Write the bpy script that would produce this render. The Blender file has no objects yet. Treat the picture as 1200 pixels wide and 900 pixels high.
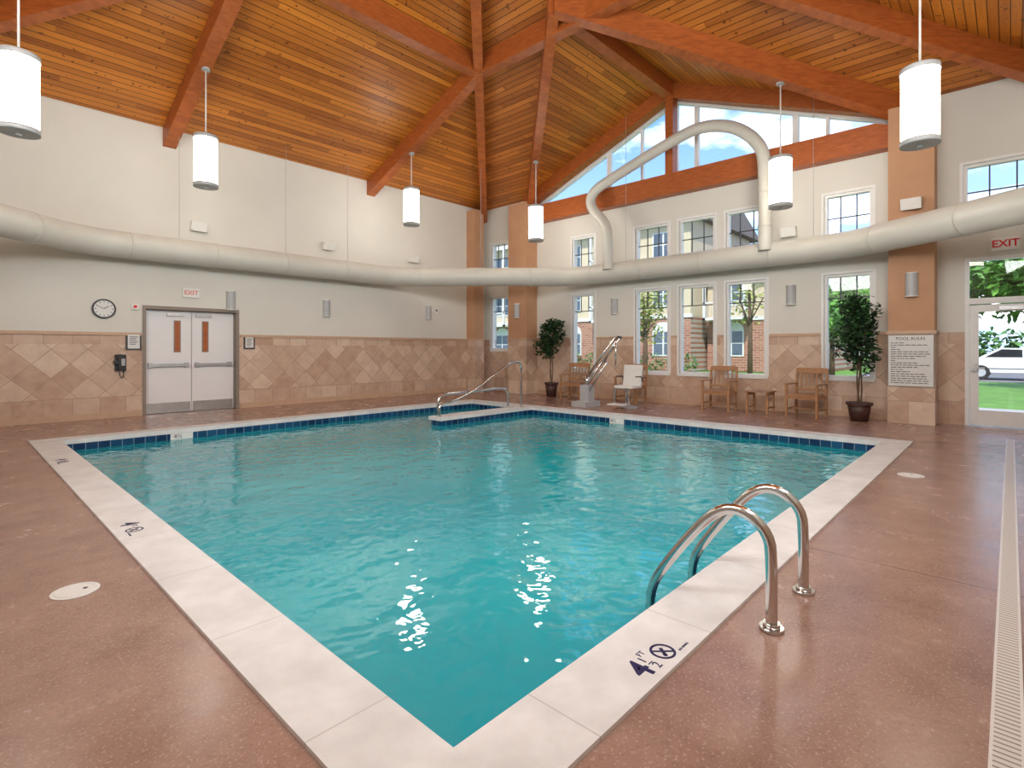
import bpy, bmesh, math, random
from mathutils import Vector, Matrix
random.seed(7)
sc = bpy.context.scene
try:
    sc.view_settings.view_transform = 'Standard'
    sc.view_settings.look = 'None'
    sc.view_settings.exposure = 0.28
except Exception as e:
    print(e)

# ------------------------------------------------------------------ nodes
def new_mat(name):
    m = bpy.data.materials.new(name); m.use_nodes = True
    nt = m.node_tree
    b = nt.nodes['Principled BSDF']
    return m, nt, b
def N(nt, t, **kw):
    n = nt.nodes.new(t)
    for k, v in kw.items(): setattr(n, k, v)
    return n
def L(nt, a, b): nt.links.new(a, b)
def math_n(nt, op, a, b=None, c=None):
    n = N(nt, 'ShaderNodeMath', operation=op)
    for i, v in enumerate((a, b, c)):
        if v is None: continue
        if isinstance(v, (int, float)): n.inputs[i].default_value = v
        else: L(nt, v, n.inputs[i])
    return n.outputs[0]
def mixc(nt, fac, a, b, mode='MIX'):
    n = N(nt, 'ShaderNodeMix', data_type='RGBA', blend_type=mode)
    for idx, v in ((0, fac), (6, a), (7, b)):
        if isinstance(v, (int, float)): n.inputs[idx].default_value = v
        elif isinstance(v, tuple): n.inputs[idx].default_value = (*v, 1) if len(v) == 3 else v
        else: L(nt, v, n.inputs[idx])
    return n.outputs[2]
def s2l(r, g, b):
    def f(c):
        c /= 255.
        return c/12.92 if c <= .04045 else ((c+.055)/1.055)**2.4
    return (f(r), f(g), f(b))
def pos(nt):
    g = N(nt, 'ShaderNodeNewGeometry')
    return g.outputs['Position']
def noise(nt, vec, scale, detail=3, rough=.5):
    n = N(nt, 'ShaderNodeTexNoise'); n.inputs['Scale'].default_value = scale
    n.inputs['Detail'].default_value = detail; n.inputs['Roughness'].default_value = rough
    if vec is not None: L(nt, vec, n.inputs['Vector'])
    return n.outputs['Fac']
def ramp(nt, fac, p0, c0, p1, c1):
    r = N(nt, 'ShaderNodeValToRGB')
    r.color_ramp.elements[0].position = p0; r.color_ramp.elements[0].color = (*c0, 1)
    r.color_ramp.elements[1].position = p1; r.color_ramp.elements[1].color = (*c1, 1)
    L(nt, fac, r.inputs[0]); return r.outputs[0]
def bump(nt, b, h, strength, dist=.01):
    n = N(nt, 'ShaderNodeBump'); n.inputs['Strength'].default_value = strength
    n.inputs['Distance'].default_value = dist
    L(nt, h, n.inputs['Height']); L(nt, n.outputs[0], b.inputs['Normal'])

def simple(name, col, rough=.5, metal=0, var=.12, scale=8, spec=.5, coat=0):
    m, nt, b = new_mat(name)
    p = pos(nt)
    n = noise(nt, p, scale)
    d = tuple(max(0, c*(1-var)) for c in col); l = tuple(min(1, c*(1+var)) for c in col)
    L(nt, ramp(nt, n, .3, d, .7, l), b.inputs['Base Color'])
    b.inputs['Roughness'].default_value = rough
    b.inputs['Metallic'].default_value = metal
    b.inputs['Specular IOR Level'].default_value = spec
    b.inputs['Coat Weight'].default_value = coat
    return m

def plank_mat(name, axis, c_lo, c_hi):
    m, nt, b = new_mat(name)
    p = pos(nt)
    s = N(nt, 'ShaderNodeSeparateXYZ'); L(nt, p, s.inputs[0])
    a = s.outputs[axis]; o = s.outputs[1-axis]
    t = math_n(nt, 'DIVIDE', a, .125)
    fl = math_n(nt, 'FLOOR', t); fr = math_n(nt, 'FRACT', t)
    wn = N(nt, 'ShaderNodeTexWhiteNoise', noise_dimensions='2D')
    cb = N(nt, 'ShaderNodeCombineXYZ'); L(nt, fl, cb.inputs[0])
    off = math_n(nt, 'MULTIPLY', math_n(nt, 'FRACT', math_n(nt, 'MULTIPLY', fl, .618)), 3.0)
    seg = math_n(nt, 'FLOOR', math_n(nt, 'DIVIDE', math_n(nt, 'ADD', o, off), 3.1))
    L(nt, seg, cb.inputs[1]); L(nt, cb.outputs[0], wn.inputs['Vector'])
    cb2 = N(nt, 'ShaderNodeCombineXYZ')
    L(nt, math_n(nt, 'MULTIPLY', a, 14.), cb2.inputs[0]); L(nt, math_n(nt, 'MULTIPLY', o, .9), cb2.inputs[1])
    L(nt, math_n(nt, 'MULTIPLY', fl, 3.7), cb2.inputs[2])
    g = noise(nt, cb2.outputs[0], 1.6, 5, .65)
    f = math_n(nt, 'ADD', math_n(nt, 'MULTIPLY', wn.outputs['Value'], .5), math_n(nt, 'MULTIPLY', g, .6))
    col = ramp(nt, f, .15, c_lo, .92, c_hi)
    kn = noise(nt, p, 11, 1)
    col = mixc(nt, math_n(nt, 'MULTIPLY', math_n(nt, 'GREATER_THAN', kn, .71), .75), col, tuple(c*.45 for c in c_lo))
    gap = math_n(nt, 'LESS_THAN', fr, .10)
    col = mixc(nt, gap, col, tuple(c*.3 for c in c_lo))
    L(nt, col, b.inputs['Base Color'])
    b.inputs['Roughness'].default_value = .4
    bump(nt, b, math_n(nt, 'SUBTRACT', 1, gap), .6, .01)
    return m

def wood_mat(name, lo, hi, rough=.45, sc_=1.0):
    m, nt, b = new_mat(name)
    tc = N(nt, 'ShaderNodeTexCoord')
    mp = N(nt, 'ShaderNodeMapping'); mp.inputs['Scale'].default_value = (2*sc_, 2*sc_, 12*sc_)
    L(nt, tc.outputs['Object'], mp.inputs[0])
    g = noise(nt, mp.outputs[0], 2.2, 4, .6)
    L(nt, ramp(nt, g, .3, lo, .72, hi), b.inputs['Base Color'])
    b.inputs['Roughness'].default_value = rough
    bump(nt, b, g, .15, .01)
    return m

def stone_mat(name, axis):
    m, nt, b = new_mat(name)
    p = pos(nt)
    s = N(nt, 'ShaderNodeSeparateXYZ'); L(nt, p, s.inputs[0])
    if axis == 2: u = math_n(nt, 'ADD', s.outputs[0], s.outputs[1])
    else: u = s.outputs[axis]
    z = s.outputs[2]
    cb = N(nt, 'ShaderNodeCombineXYZ'); L(nt, u, cb.inputs[0]); L(nt, z, cb.inputs[1])
    def brick(rot, size, mort):
        mp = N(nt, 'ShaderNodeMapping'); mp.inputs['Rotation'].default_value[2] = rot
        L(nt, cb.outputs[0], mp.inputs[0])
        br = N(nt, 'ShaderNodeTexBrick', offset=0., squash=1.)
        br.inputs['Scale'].default_value = 1
        br.inputs['Brick Width'].default_value = size; br.inputs['Row Height'].default_value = size
        br.inputs['Mortar Size'].default_value = mort; br.inputs['Mortar Smooth'].default_value = .2
        br.inputs['Color1'].default_value = (*s2l(184, 148, 124), 1)
        br.inputs['Color2'].default_value = (*s2l(226, 206, 184), 1)
        br.inputs['Mortar'].default_value = (*s2l(158, 134, 114), 1)
        L(nt, mp.outputs[0], br.inputs['Vector'])
        return br
    b1 = brick(math.radians(45), .38, .007); b2 = brick(0, .4125, .007)
    inb = math_n(nt, 'MULTIPLY', math_n(nt, 'GREATER_THAN', z, .42), math_n(nt, 'LESS_THAN', z, 1.44))
    col = mixc(nt, inb, b2.outputs[0], b1.outputs[0])
    n1 = noise(nt, p, 5, 5, .65)
    col = mixc(nt, .38, col, ramp(nt, n1, .3, s2l(168, 134, 112), .7, s2l(222, 198, 174)))
    L(nt, col, b.inputs['Base Color'])
    b.inputs['Roughness'].default_value = .4
    bump(nt, b, n1, .1, .01)
    return m

M = {}
M['wall'] = simple('wall_paint', s2l(218, 216, 207), .8, var=.02, scale=1.5)
M['stoneN'] = stone_mat('stone_tile_x', 0)
M['stoneE'] = stone_mat('stone_tile_y', 1)
M['stoneC'] = stone_mat('stone_tile_col', 2)
M['colm'] = simple('column_paint', s2l(188, 144, 110), .7, var=.05, scale=3)
M['trimtan'] = simple('trim_tan', s2l(198, 166, 138), .5, var=.06)
M['plankY'] = plank_mat('plank_across_y', 1, s2l(136, 68, 16), s2l(218, 136, 46))
M['plankX'] = plank_mat('plank_across_x', 0, s2l(132, 66, 20), s2l(210, 130, 52))
M['beam'] = wood_mat('beam_wood', s2l(150, 76, 32), s2l(186, 102, 46), .45)
M['chairwood'] = wood_mat('chair_wood', s2l(140, 96, 60), s2l(196, 148, 104), .5, 3)
M['white'] = simple('white_frame', s2l(234, 234, 231), .45, var=.02)
M['doorwhite'] = simple('door_paint', s2l(234, 234, 234), .4, var=.02, scale=2)
M['doorframe'] = simple('door_frame_taupe', s2l(140, 128, 116), .5, var=.05)
M['darkmunt'] = simple('muntin_dark', s2l(70, 72, 78), .5)
M['steel'] = simple('stainless_steel', (.66, .65, .64), .14, 1, var=.05)
M['alum'] = simple('kick_plate', (.5, .5, .5), .35, 1, var=.08)
M['duct'] = simple('duct_paint', s2l(204, 203, 193), .4, var=.04, scale=2)
M['fixture'] = simple('fixture_grey', s2l(176, 178, 178), .4, 0, var=.05)
M['black'] = simple('black_plastic', (.012, .012, .014), .4)
M['dark'] = simple('dark_grey', (.05, .05, .055), .5)
M['plastic'] = simple('white_plastic', s2l(230, 229, 224), .35, var=.02)
M['red'] = simple('red_letters', s2l(215, 24, 20), .4)
M['redp'] = simple('faded_red_letters', s2l(225, 110, 100), .4)
M['navy'] = simple('navy_paint', s2l(34, 30, 78), .5)
M['ink'] = simple('ink_black', (.02, .02, .02), .6)
M['signface'] = simple('sign_face', s2l(218, 219, 216), .4, var=.02)
M['pot'] = simple('pot_brown', s2l(70, 42, 34), .5, var=.15)
M['soil'] = simple('soil', s2l(50, 36, 26), .9, var=.3, scale=40)
M['bark'] = simple('bark', s2l(96, 76, 58), .8, var=.3, scale=20)
M['leafd'] = simple('leaf_indoor', s2l(38, 68, 36), .5, var=.45, scale=9)
M['leafo'] = simple('leaf_outdoor', s2l(92, 142, 52), .6, var=.4, scale=2)
M['leafy'] = simple('leaf_yellowgreen', s2l(146, 158, 66), .6, var=.35, scale=3)
M['hedge'] = simple('hedge', s2l(74, 118, 54), .7, var=.4, scale=3)
M['grass'] = simple('lawn_grass', s2l(96, 140, 56), .9, var=.25, scale=1.5)
M['asphalt'] = simple('asphalt', s2l(120, 120, 120), .9, var=.08)
M['concrete'] = simple('walk_concrete', s2l(168, 164, 156), .85, var=.05)
M['carw'] = simple('car_paint', s2l(225, 225, 225), .2, var=.01, coat=.5)
M['carglass'] = simple('car_glass', (.02, .025, .03), .08)
M['tire'] = simple('tire', (.02, .02, .02), .8)
M['siding'] = simple('siding_beige', s2l(190, 175, 148), .8, var=.04)
M['extwhite'] = simple('exterior_trim_white', s2l(205, 205, 200), .6, var=.03)
M['roofgrey'] = simple('shingles', s2l(110, 104, 98), .9, var=.15, scale=6)
M['bldwin'] = simple('building_window_glass', s2l(70, 85, 100), .15)
M['poolplaster'] = simple('pool_plaster', s2l(90, 205, 215), .7, var=.04)

m, nt, b = new_mat('brick_exterior')
p = pos(nt); s = N(nt, 'ShaderNodeSeparateXYZ'); L(nt, p, s.inputs[0])
cb = N(nt, 'ShaderNodeCombineXYZ'); L(nt, s.outputs[1], cb.inputs[0]); L(nt, s.outputs[2], cb.inputs[1])
br = N(nt, 'ShaderNodeTexBrick'); L(nt, cb.outputs[0], br.inputs[0])
br.inputs['Scale'].default_value = 1; br.inputs['Brick Width'].default_value = .4; br.inputs['Row Height'].default_value = .15
br.inputs['Mortar Size'].default_value = .012
br.inputs['Color1'].default_value = (*s2l(138, 88, 70), 1); br.inputs['Color2'].default_value = (*s2l(162, 112, 90), 1)
br.inputs['Mortar'].default_value = (*s2l(170, 158, 144), 1)
L(nt, br.outputs[0], b.inputs['Base Color']); b.inputs['Roughness'].default_value = .85
M['brick'] = m

# floor
m, nt, b = new_mat('deck_concrete')
p = pos(nt)
n1 = noise(nt, p, .8, 5, .6); n2 = noise(nt, p, 75, 3, .6); n3 = noise(nt, p, 2.2, 7, .7); n4 = noise(nt, p, 34, 3, .6)
c = ramp(nt, n1, .3, s2l(142, 110, 96), .7, s2l(172, 138, 122))
c = mixc(nt, .42, c, ramp(nt, n3, .35, s2l(126, 93, 79), .7, s2l(188, 156, 140)))
c = mixc(nt, math_n(nt, 'MULTIPLY', math_n(nt, 'GREATER_THAN', n2, .60), .35), c, s2l(208, 184, 170))
c = mixc(nt, math_n(nt, 'MULTIPLY', math_n(nt, 'LESS_THAN', n4, .40), .2), c, s2l(108, 79, 66))
s = N(nt, 'ShaderNodeSeparateXYZ'); L(nt, p, s.inputs[0])
def jline(coord, at):
    return math_n(nt, 'LESS_THAN', math_n(nt, 'ABSOLUTE', math_n(nt, 'SUBTRACT', coord, at)), .005)
jt = jline(s.outputs[0], 4.02)
for a_, at in ((0, 7.4), (0, 10.9), (1, 11.6)):
    jt = math_n(nt, 'MAXIMUM', jt, jline(s.outputs[a_], at))
c = mixc(nt, jt, c, s2l(98, 72, 62))
L(nt, c, b.inputs['Base Color'])
L(nt, math_n(nt, 'ADD', math_n(nt, 'MULTIPLY', n3, .32), .08), b.inputs['Roughness'])
bump(nt, b, n2, .15, .003)
M['floor'] = m

# coping
m, nt, b = new_mat('coping_stone')
p = pos(nt); n1 = noise(nt, p, 4, 5, .6); n2 = noise(nt, p, 30, 2)
c = ramp(nt, n1, .3, s2l(210, 208, 205), .7, s2l(232, 231, 229))
s = N(nt, 'ShaderNodeSeparateXYZ'); L(nt, p, s.inputs[0])
def jo(coord, other, lo, hi, per, ofs):
    fr = math_n(nt, 'FRACT', math_n(nt, 'DIVIDE', math_n(nt, 'ADD', coord, ofs), per))
    j = math_n(nt, 'LESS_THAN', fr, .007)
    out = math_n(nt, 'MAXIMUM', math_n(nt, 'LESS_THAN', other, lo), math_n(nt, 'GREATER_THAN', other, hi))
    return math_n(nt, 'MULTIPLY', j, out)
jj = math_n(nt, 'MAXIMUM', jo(s.outputs[0], s.outputs[1], 1.36, 10.1, .92, .3), jo(s.outputs[1], s.outputs[0], 1.165, 9.25, .92, .1))
c = mixc(nt, math_n(nt, 'MULTIPLY', jj, .45), c, s2l(150, 140, 130))
L(nt, c, b.inputs['Base Color']); b.inputs['Roughness'].default_value = .5
bump(nt, b, n2, .12, .004)
M['coping'] = m

# pool tile
m, nt, b = new_mat('pool_tile_blue')
p = pos(nt); s = N(nt, 'ShaderNodeSeparateXYZ'); L(nt, p, s.inputs[0])
cb = N(nt, 'ShaderNodeCombineXYZ'); L(nt, math_n(nt, 'ADD', s.outputs[0], s.outputs[1]), cb.inputs[0]); L(nt, math_n(nt, 'ADD', s.outputs[2], .03), cb.inputs[1])
br = N(nt, 'ShaderNodeTexBrick', offset=0.); L(nt, cb.outputs[0], br.inputs[0])
br.inputs['Scale'].default_value = 1; br.inputs['Brick Width'].default_value = .15; br.inputs['Row Height'].default_value = .15
br.inputs['Mortar Size'].default_value = .005
br.inputs['Color1'].default_value = (*s2l(12, 44, 84), 1); br.inputs['Color2'].default_value = (*s2l(26, 82, 122), 1)
br.inputs['Mortar'].default_value = (*s2l(120, 150, 165), 1)
L(nt, br.outputs[0], b.inputs['Base Color']); b.inputs['Roughness'].default_value = .12
M['tile'] = m

# water
m, nt, b = new_mat('pool_water')
p = pos(nt)
n1 = noise(nt, p, .35, 2)
c = ramp(nt, n1, .3, s2l(4, 156, 174), .75, s2l(34, 186, 198))
L(nt, c, b.inputs['Base Color'])
b.inputs['Roughness'].default_value = .02; b.inputs['IOR'].default_value = 2.1
w1 = noise(nt, p, 2.0, 1, .5); w2 = noise(nt, p, 5.5, 1, .5); w3 = noise(nt, p, 12.0, 1, .5)
h = math_n(nt, 'ADD', math_n(nt, 'MULTIPLY', w1, .8), math_n(nt, 'MULTIPLY', w2, .5))
h = math_n(nt, 'ADD', h, math_n(nt, 'MULTIPLY', w3, .17))
bump(nt, b, h, .6, .034)
tr = N(nt, 'ShaderNodeBsdfTransparent'); tr.inputs[0].default_value = (.35, .92, .97, 1)
mx = N(nt, 'ShaderNodeMixShader'); mx.inputs[0].default_value = .08
L(nt, b.outputs[0], mx.inputs[1]); L(nt, tr.outputs[0], mx.inputs[2])
L(nt, mx.outputs[0], nt.nodes['Material Output'].inputs[0])
M['water'] = m

# glass
m, nt, b = new_mat('window_glass')
tr = N(nt, 'ShaderNodeBsdfTransparent'); tr.inputs[0].default_value = (.98, .985, .985, 1)
gl = N(nt, 'ShaderNodeBsdfGlossy'); gl.inputs['Roughness'].default_value = .02
mx = N(nt, 'ShaderNodeMixShader'); mx.inputs[0].default_value = .04
L(nt, tr.outputs[0], mx.inputs[1]); L(nt, gl.outputs[0], mx.inputs[2]); L(nt, mx.outputs[0], nt.nodes['Material Output'].inputs[0])
M['glass'] = m

def emis(name, col, st):
    m, nt, b = new_mat(name)
    e = N(nt, 'ShaderNodeEmission'); e.inputs[0].default_value = (*col, 1); e.inputs[1].default_value = st
    L(nt, e.outputs[0], nt.nodes['Material Output'].inputs[0]); return m
M['lamp'] = emis('lamp_shade_glow', (1., .93, .82), 13.)

m, nt, b = new_mat('drain_grate')
p = pos(nt); s = N(nt, 'ShaderNodeSeparateXYZ'); L(nt, p, s.inputs[0])
fr = math_n(nt, 'FRACT', math_n(nt, 'DIVIDE', s.outputs[0], .03))
sl = math_n(nt, 'LESS_THAN', fr, .3)
L(nt, mixc(nt, sl, s2l(222, 220, 214), s2l(150, 142, 134)), b.inputs['Base Color'])
M['drain'] = m

# ------------------------------------------------------------------ mesh builder
class MB:
    def __init__(self): self.bm = bmesh.new(); self.mats = []
    def mi(self, k):
        if k not in self.mats: self.mats.append(k)
        return self.mats.index(k)
    def box(self, a, b, mat, rot=None, piv=None):
        x0, y0, z0 = a; x1, y1, z1 = b
        vs = [self.bm.verts.new(v) for v in ((x0,y0,z0),(x1,y0,z0),(x1,y1,z0),(x0,y1,z0),(x0,y0,z1),(x1,y0,z1),(x1,y1,z1),(x0,y1,z1))]
        i = self.mi(mat)
        for f in ((0,3,2,1),(4,5,6,7),(0,1,5,4),(1,2,6,5),(2,3,7,6),(3,0,4,7)):
            fc = self.bm.faces.new([vs[k] for k in f]); fc.material_index = i
        if rot is not None:
            pv = Vector(piv) if piv else Vector([(a[k]+b[k])/2 for k in range(3)])
            for v in vs: v.co = rot @ (v.co-pv) + pv
        return vs
    def poly(self, pts, mat):
        f = self.bm.faces.new([self.bm.verts.new(p) for p in pts]); f.material_index = self.mi(mat); return f
    def prism(self, pts, off, mat):
        off = Vector(off); i = self.mi(mat)
        a = [self.bm.verts.new(p) for p in pts]; b = [self.bm.verts.new(Vector(p)+off) for p in pts]
        n = len(pts)
        self.bm.faces.new(a).material_index = i
        self.bm.faces.new(b[::-1]).material_index = i
        for k in range(n): self.bm.faces.new((a[k], b[k], b[(k+1)%n], a[(k+1)%n])).material_index = i
    def beam(self, p1, p2, w, h, mat, drop=0):
        p1 = Vector(p1); p2 = Vector(p2); d = (p2-p1); s = d.cross(Vector((0,0,1)))
        s = s.normalized()*(w/2); dn = Vector((0,0,-h)); o = Vector((0,0,-drop))
        pts = [p1-s+o, p1+s+o, p1+s+dn+o, p1-s+dn+o]
        self.prism(pts, d, mat)
    def tube(self, pts, r, mat, seg=12, smooth=True, cap=True, radii=None):
        pts = [Vector(p) for p in pts]; i = self.mi(mat); rings = []
        n = len(pts); up = None
        for k, p in enumerate(pts):
            if k == 0: t = pts[1]-p
            elif k == n-1: t = p-pts[k-1]
            else: t = (pts[k+1]-p).normalized() + (p-pts[k-1]).normalized()
            t.normalize()
            if up is None:
                up = Vector((0,0,1)) if abs(t.z) < .9 else Vector((1,0,0))
            a = t.cross(up).normalized(); bb = a.cross(t).normalized(); up = bb
            rr = radii[k] if radii else r
            rings.append([self.bm.verts.new(p + a*math.cos(2*math.pi*j/seg)*rr + bb*math.sin(2*math.pi*j/seg)*rr) for j in range(seg)])
        for k in range(n-1):
            for j in range(seg):
                f = self.bm.faces.new((rings[k][j], rings[k][(j+1)%seg], rings[k+1][(j+1)%seg], rings[k+1][j]))
                f.material_index = i; f.smooth = smooth
        if cap:
            self.bm.faces.new(rings[0][::-1]).material_index = i; self.bm.faces.new(rings[-1]).material_index = i
    def cyl(self, c, r, h, mat, seg=24, r2=None, axis=(0,0,1)):
        c = Vector(c); ax = Vector(axis)
        self.tube([c, c+ax*h], r, mat, seg, True, True, [r, r2 if r2 is not None else r])
    def ring(self, c, r0, r1, h, mat, seg=32):
        i = self.mi(mat); c = Vector(c); V = []
        for z in (0, h):
            for r in (r0, r1):
                V.append([self.bm.verts.new(c+Vector((r*math.cos(2*math.pi*j/seg), r*math.sin(2*math.pi*j/seg), z))) for j in range(seg)])
        for j in range(seg):
            k = (j+1) % seg
            for A, B in ((0,1),(1,3),(3,2),(2,0)):
                self.bm.faces.new((V[A][j], V[A][k], V[B][k], V[B][j])).material_index = i
    def leaves(self, c, rad, n, size, mat, shell=.3):
        i = self.mi(mat); c = Vector(c)
        for _ in range(n):
            v = Vector((random.gauss(0,1), random.gauss(0,1), random.gauss(0,1))).normalized()
            r = shell + (1-shell)*random.random()**.5
            p = c + Vector((v.x*rad[0]*r, v.y*rad[1]*r, v.z*rad[2]*r))
            R = Matrix.Rotation(random.uniform(0, 6.28), 3, 'Z') @ Matrix.Rotation(random.uniform(-1.2, 1.2), 3, 'X') @ Matrix.Rotation(random.uniform(0, 6.28), 3, 'Z')
            s = size*random.uniform(.6, 1.2)
            q = [p + R @ Vector(a) for a in ((-s, 0, 0), (-s*.2, -s*.42, s*.1), (s, 0, 0), (-s*.2, s*.42, s*.1))]
            vs = [self.bm.verts.new(a) for a in q]
            self.bm.faces.new((vs[0], vs[1], vs[2])).material_index = i
            self.bm.faces.new((vs[0], vs[2], vs[3])).material_index = i
    def obj(self, name, loc=(0,0,0), rz=0, bevel=0, normals=True):
        if normals: bmesh.ops.recalc_face_normals(self.bm, faces=self.bm.faces)
        me = bpy.data.meshes.new(name); self.bm.to_mesh(me); self.bm.free()
        for k in self.mats: me.materials.append(M[k])
        o = bpy.data.objects.new(name, me); sc.collection.objects.link(o)
        o.location = loc; o.rotation_euler[2] = rz
        if bevel:
            md = o.modifiers.new('bevel', 'BEVEL'); md.width = bevel; md.segments = 2; md.limit_method = 'ANGLE'
        return o
def smooth_path(pts, it=3):
    P = [Vector(p) for p in pts]
    for _ in range(it):
        Q = [P[0]]
        for a, b in zip(P[:-1], P[1:]):
            Q += [a*.75+b*.25, a*.25+b*.75]
        Q.append(P[-1]); P = Q
    return P
def text(body, size, loc, rot, mat, parent=None, ext=.001, name='lettering', align='CENTER', bold=0):
    c = bpy.data.curves.new(name, 'FONT'); c.body = body; c.size = size; c.extrude = ext; c.offset = bold
    c.align_x = align; c.align_y = 'CENTER'
    o = bpy.data.objects.new(name, c); sc.collection.objects.link(o)
    o.location = loc; o.rotation_euler = rot; c.materials.append(M[mat])
    if parent:
        o.parent = parent; o.matrix_parent_inverse = Matrix.Translation(parent.location).inverted() if parent.rotation_euler[2] == 0 else parent.matrix_basis.inverted()
    return o

# ------------------------------------------------------------------ dimensions
EX, NY, WX, SY = 12.35, 12.85, -1.10, -.60
EH = 6.0; SL = .40
CX, CY = (EX+WX)/2, (NY+SY)/2
APZ = EH+SL*(EX-CX)
DC, DH = 6.08, 4.75
PX0, PX1, PY0, PY1 = 1.165, 9.25, 1.36, 10.10
CW = .33; WZ = -.15

def grid_cells(us, vs, holes):
    for i in range(len(us)-1):
        for j in range(len(vs)-1):
            u = (us[i]+us[i+1])/2; v = (vs[j]+vs[j+1])/2
            if any(h[0] < u < h[1] and h[2] < v < h[3] for h in holes): continue
            yield us[i], us[i+1], vs[j], vs[j+1]
def uniq(l): return sorted(set(round(x, 4) for x in l))

mb = MB()
hole = (PX0-.1, PX1+.1, PY0-.1, PY1+.1)
for a, b_, c_, d_ in grid_cells(uniq([WX-.2, EX+.25, hole[0], hole[1]]), uniq([SY-.2, NY+.45, hole[2], hole[3]]), [hole]):
    mb.box((a, c_, -.25), (b_, d_, 0), 'floor')
mb.obj('floor')

# ---- walls
TH = .25; DADO = 1.65
winE = [
 (11.72, 12.52, 1.32, 3.05), (11.72, 12.52, 3.78, 4.80),
 (8.43, 9.20, .74, 2.90), (8.43, 9.20, 3.56, 4.52),
 (6.22, 7.16, .74, 2.88), (6.22, 7.16, 3.54, 4.50),
 (5.06, 5.95, .74, 2.88), (5.06, 5.95, 3.54, 4.50),
 (3.92, 4.80, .74, 2.88), (3.92, 4.80, 3.54, 4.50),
 (1.96, 2.80, .76, 2.86), (1.96, 2.80, 3.52, 4.49),
 (-.42, .62, 3.62, 4.60)]
doorE = (-.42, .60, 0, 2.95)
mb = MB()
holes = [w[:4] for w in winE] + [doorE]
gb = 5.62
dy0, dy1 = DC-DH, DC+DH
holes.append((dy0, dy1, gb, 9))
for a, b_, c_, d_ in grid_cells(uniq([SY-TH, NY+TH, dy0, dy1]+[h[0] for h in holes]+[h[1] for h in holes]),
                                uniq([0, DADO, gb, EH]+[h[2] for h in holes if h[2] < 9]+[h[3] for h in holes if h[3] < 9]), holes):
    mb.box((EX, a, c_), (EX+TH, b_, d_), 'stoneE' if d_ <= DADO+.01 else 'wall')
pk = EH+SL*DH; op = pk-.36; oh = (op-gb)/SL
for s_ in (-1, 1):
    mb.prism([(EX, DC+s_*DH, EH), (EX, DC, pk), (EX, DC, op), (EX, DC+s_*oh, gb), (EX, DC+s_*DH, gb)], (TH, 0, 0), 'wall')
wallE = mb.obj('wall_east')
mb = MB()
dn = (2.75, 4.60, 0, 2.24)
for a, b_, c_, d_ in grid_cells(uniq([WX-TH, EX, dn[0], dn[1]]), uniq([0, DADO, dn[3], EH]), [dn]):
    mb.box((a, NY, c_), (b_, NY+TH, d_), 'stoneN' if d_ <= DADO+.01 else 'wall')
mb.box((dn[0]-.1, NY+TH, 0), (dn[1]+.1, NY+TH+.15, dn[3]+.1), 'wall')
mb.obj('wall_north')
mb = MB()
mb.box((WX-TH, SY-TH, 0), (EX, SY, DADO), 'stoneN'); mb.box((WX-TH, SY-TH, DADO), (EX, SY, EH), 'wall')
mb.obj('wall_south')
mb = MB()
mb.box((WX-TH, SY, 0), (WX, NY, DADO), 'stoneE'); mb.box((WX-TH, SY, DADO), (WX, NY, EH), 'wall')
mb.obj('wall_west')

mb = MB()
mb.box((WX, NY-.03, DADO-.03), (dn[0]-.02, NY+.01, DADO+.03), 'trimtan')
mb.box((dn[1]+.02, NY-.03, DADO-.03), (11.5, NY+.01, DADO+.03), 'trimtan')
mb.obj('trim_1')
mb = MB()
ycuts = [10.5] + [9.2, 8.43, 7.16, 6.22, 5.95, 5.06, 4.80, 3.92, 2.80, 1.96]
for k in range(0, 10, 2):
    mb.box((EX-.03, ycuts[k+1]+.07, DADO-.03), (EX+.01, ycuts[k]-.07, DADO+.03), 'trimtan')
mb.box((EX-.03, 1.70, DADO-.03), (EX+.01, 1.89, DADO+.03), 'trimtan')
mb.obj('trim_2')
mb = MB()
mb.box((WX, NY-.025, 0), (dn[0]-.02, NY+.01, .12), 'trimtan'); mb.box((dn[1]+.02, NY-.025, 0), (11.5, NY+.01, .12), 'trimtan')
mb.obj('baseboard_north')
mb = MB(); mb.box((EX-.025, 1.7, 0), (EX+.01, 10.45, .12), 'trimtan'); mb.obj('baseboard_east')

# ---- ceiling
mb = MB()
def e(x, y):
    return EH + SL*min(EX-x, x-WX, y-SY, NY-y)
AP = (CX, CY, APZ)
cA, cB, cC, cD = (WX, SY, EH), (EX, SY, EH), (EX, NY, EH), (WX, NY, EH)
R = (EX-DH, DC, pk); G = (EX+.25, DC, pk)
mb.poly([cC, cD, AP], 'plankY'); mb.poly([cA, cB, AP], 'plankY'); mb.poly([cD, cA, AP], 'plankX')
E1 = (EX, dy1, EH); E2 = (EX, dy0, EH)
mb.poly([cB, E2, R, AP], 'plankX'); mb.poly([cC, AP, R, E1], 'plankX')
mb.poly([E1, R, G, (EX+.25, dy1, EH)], 'plankY'); mb.poly([E2, (EX+.25, dy0, EH), G, R], 'plankY')
cob = mb.obj('ceiling', normals=False)
md = cob.modifiers.new('thick', 'SOLIDIFY'); md.thickness = .12; md.offset = 0

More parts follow.
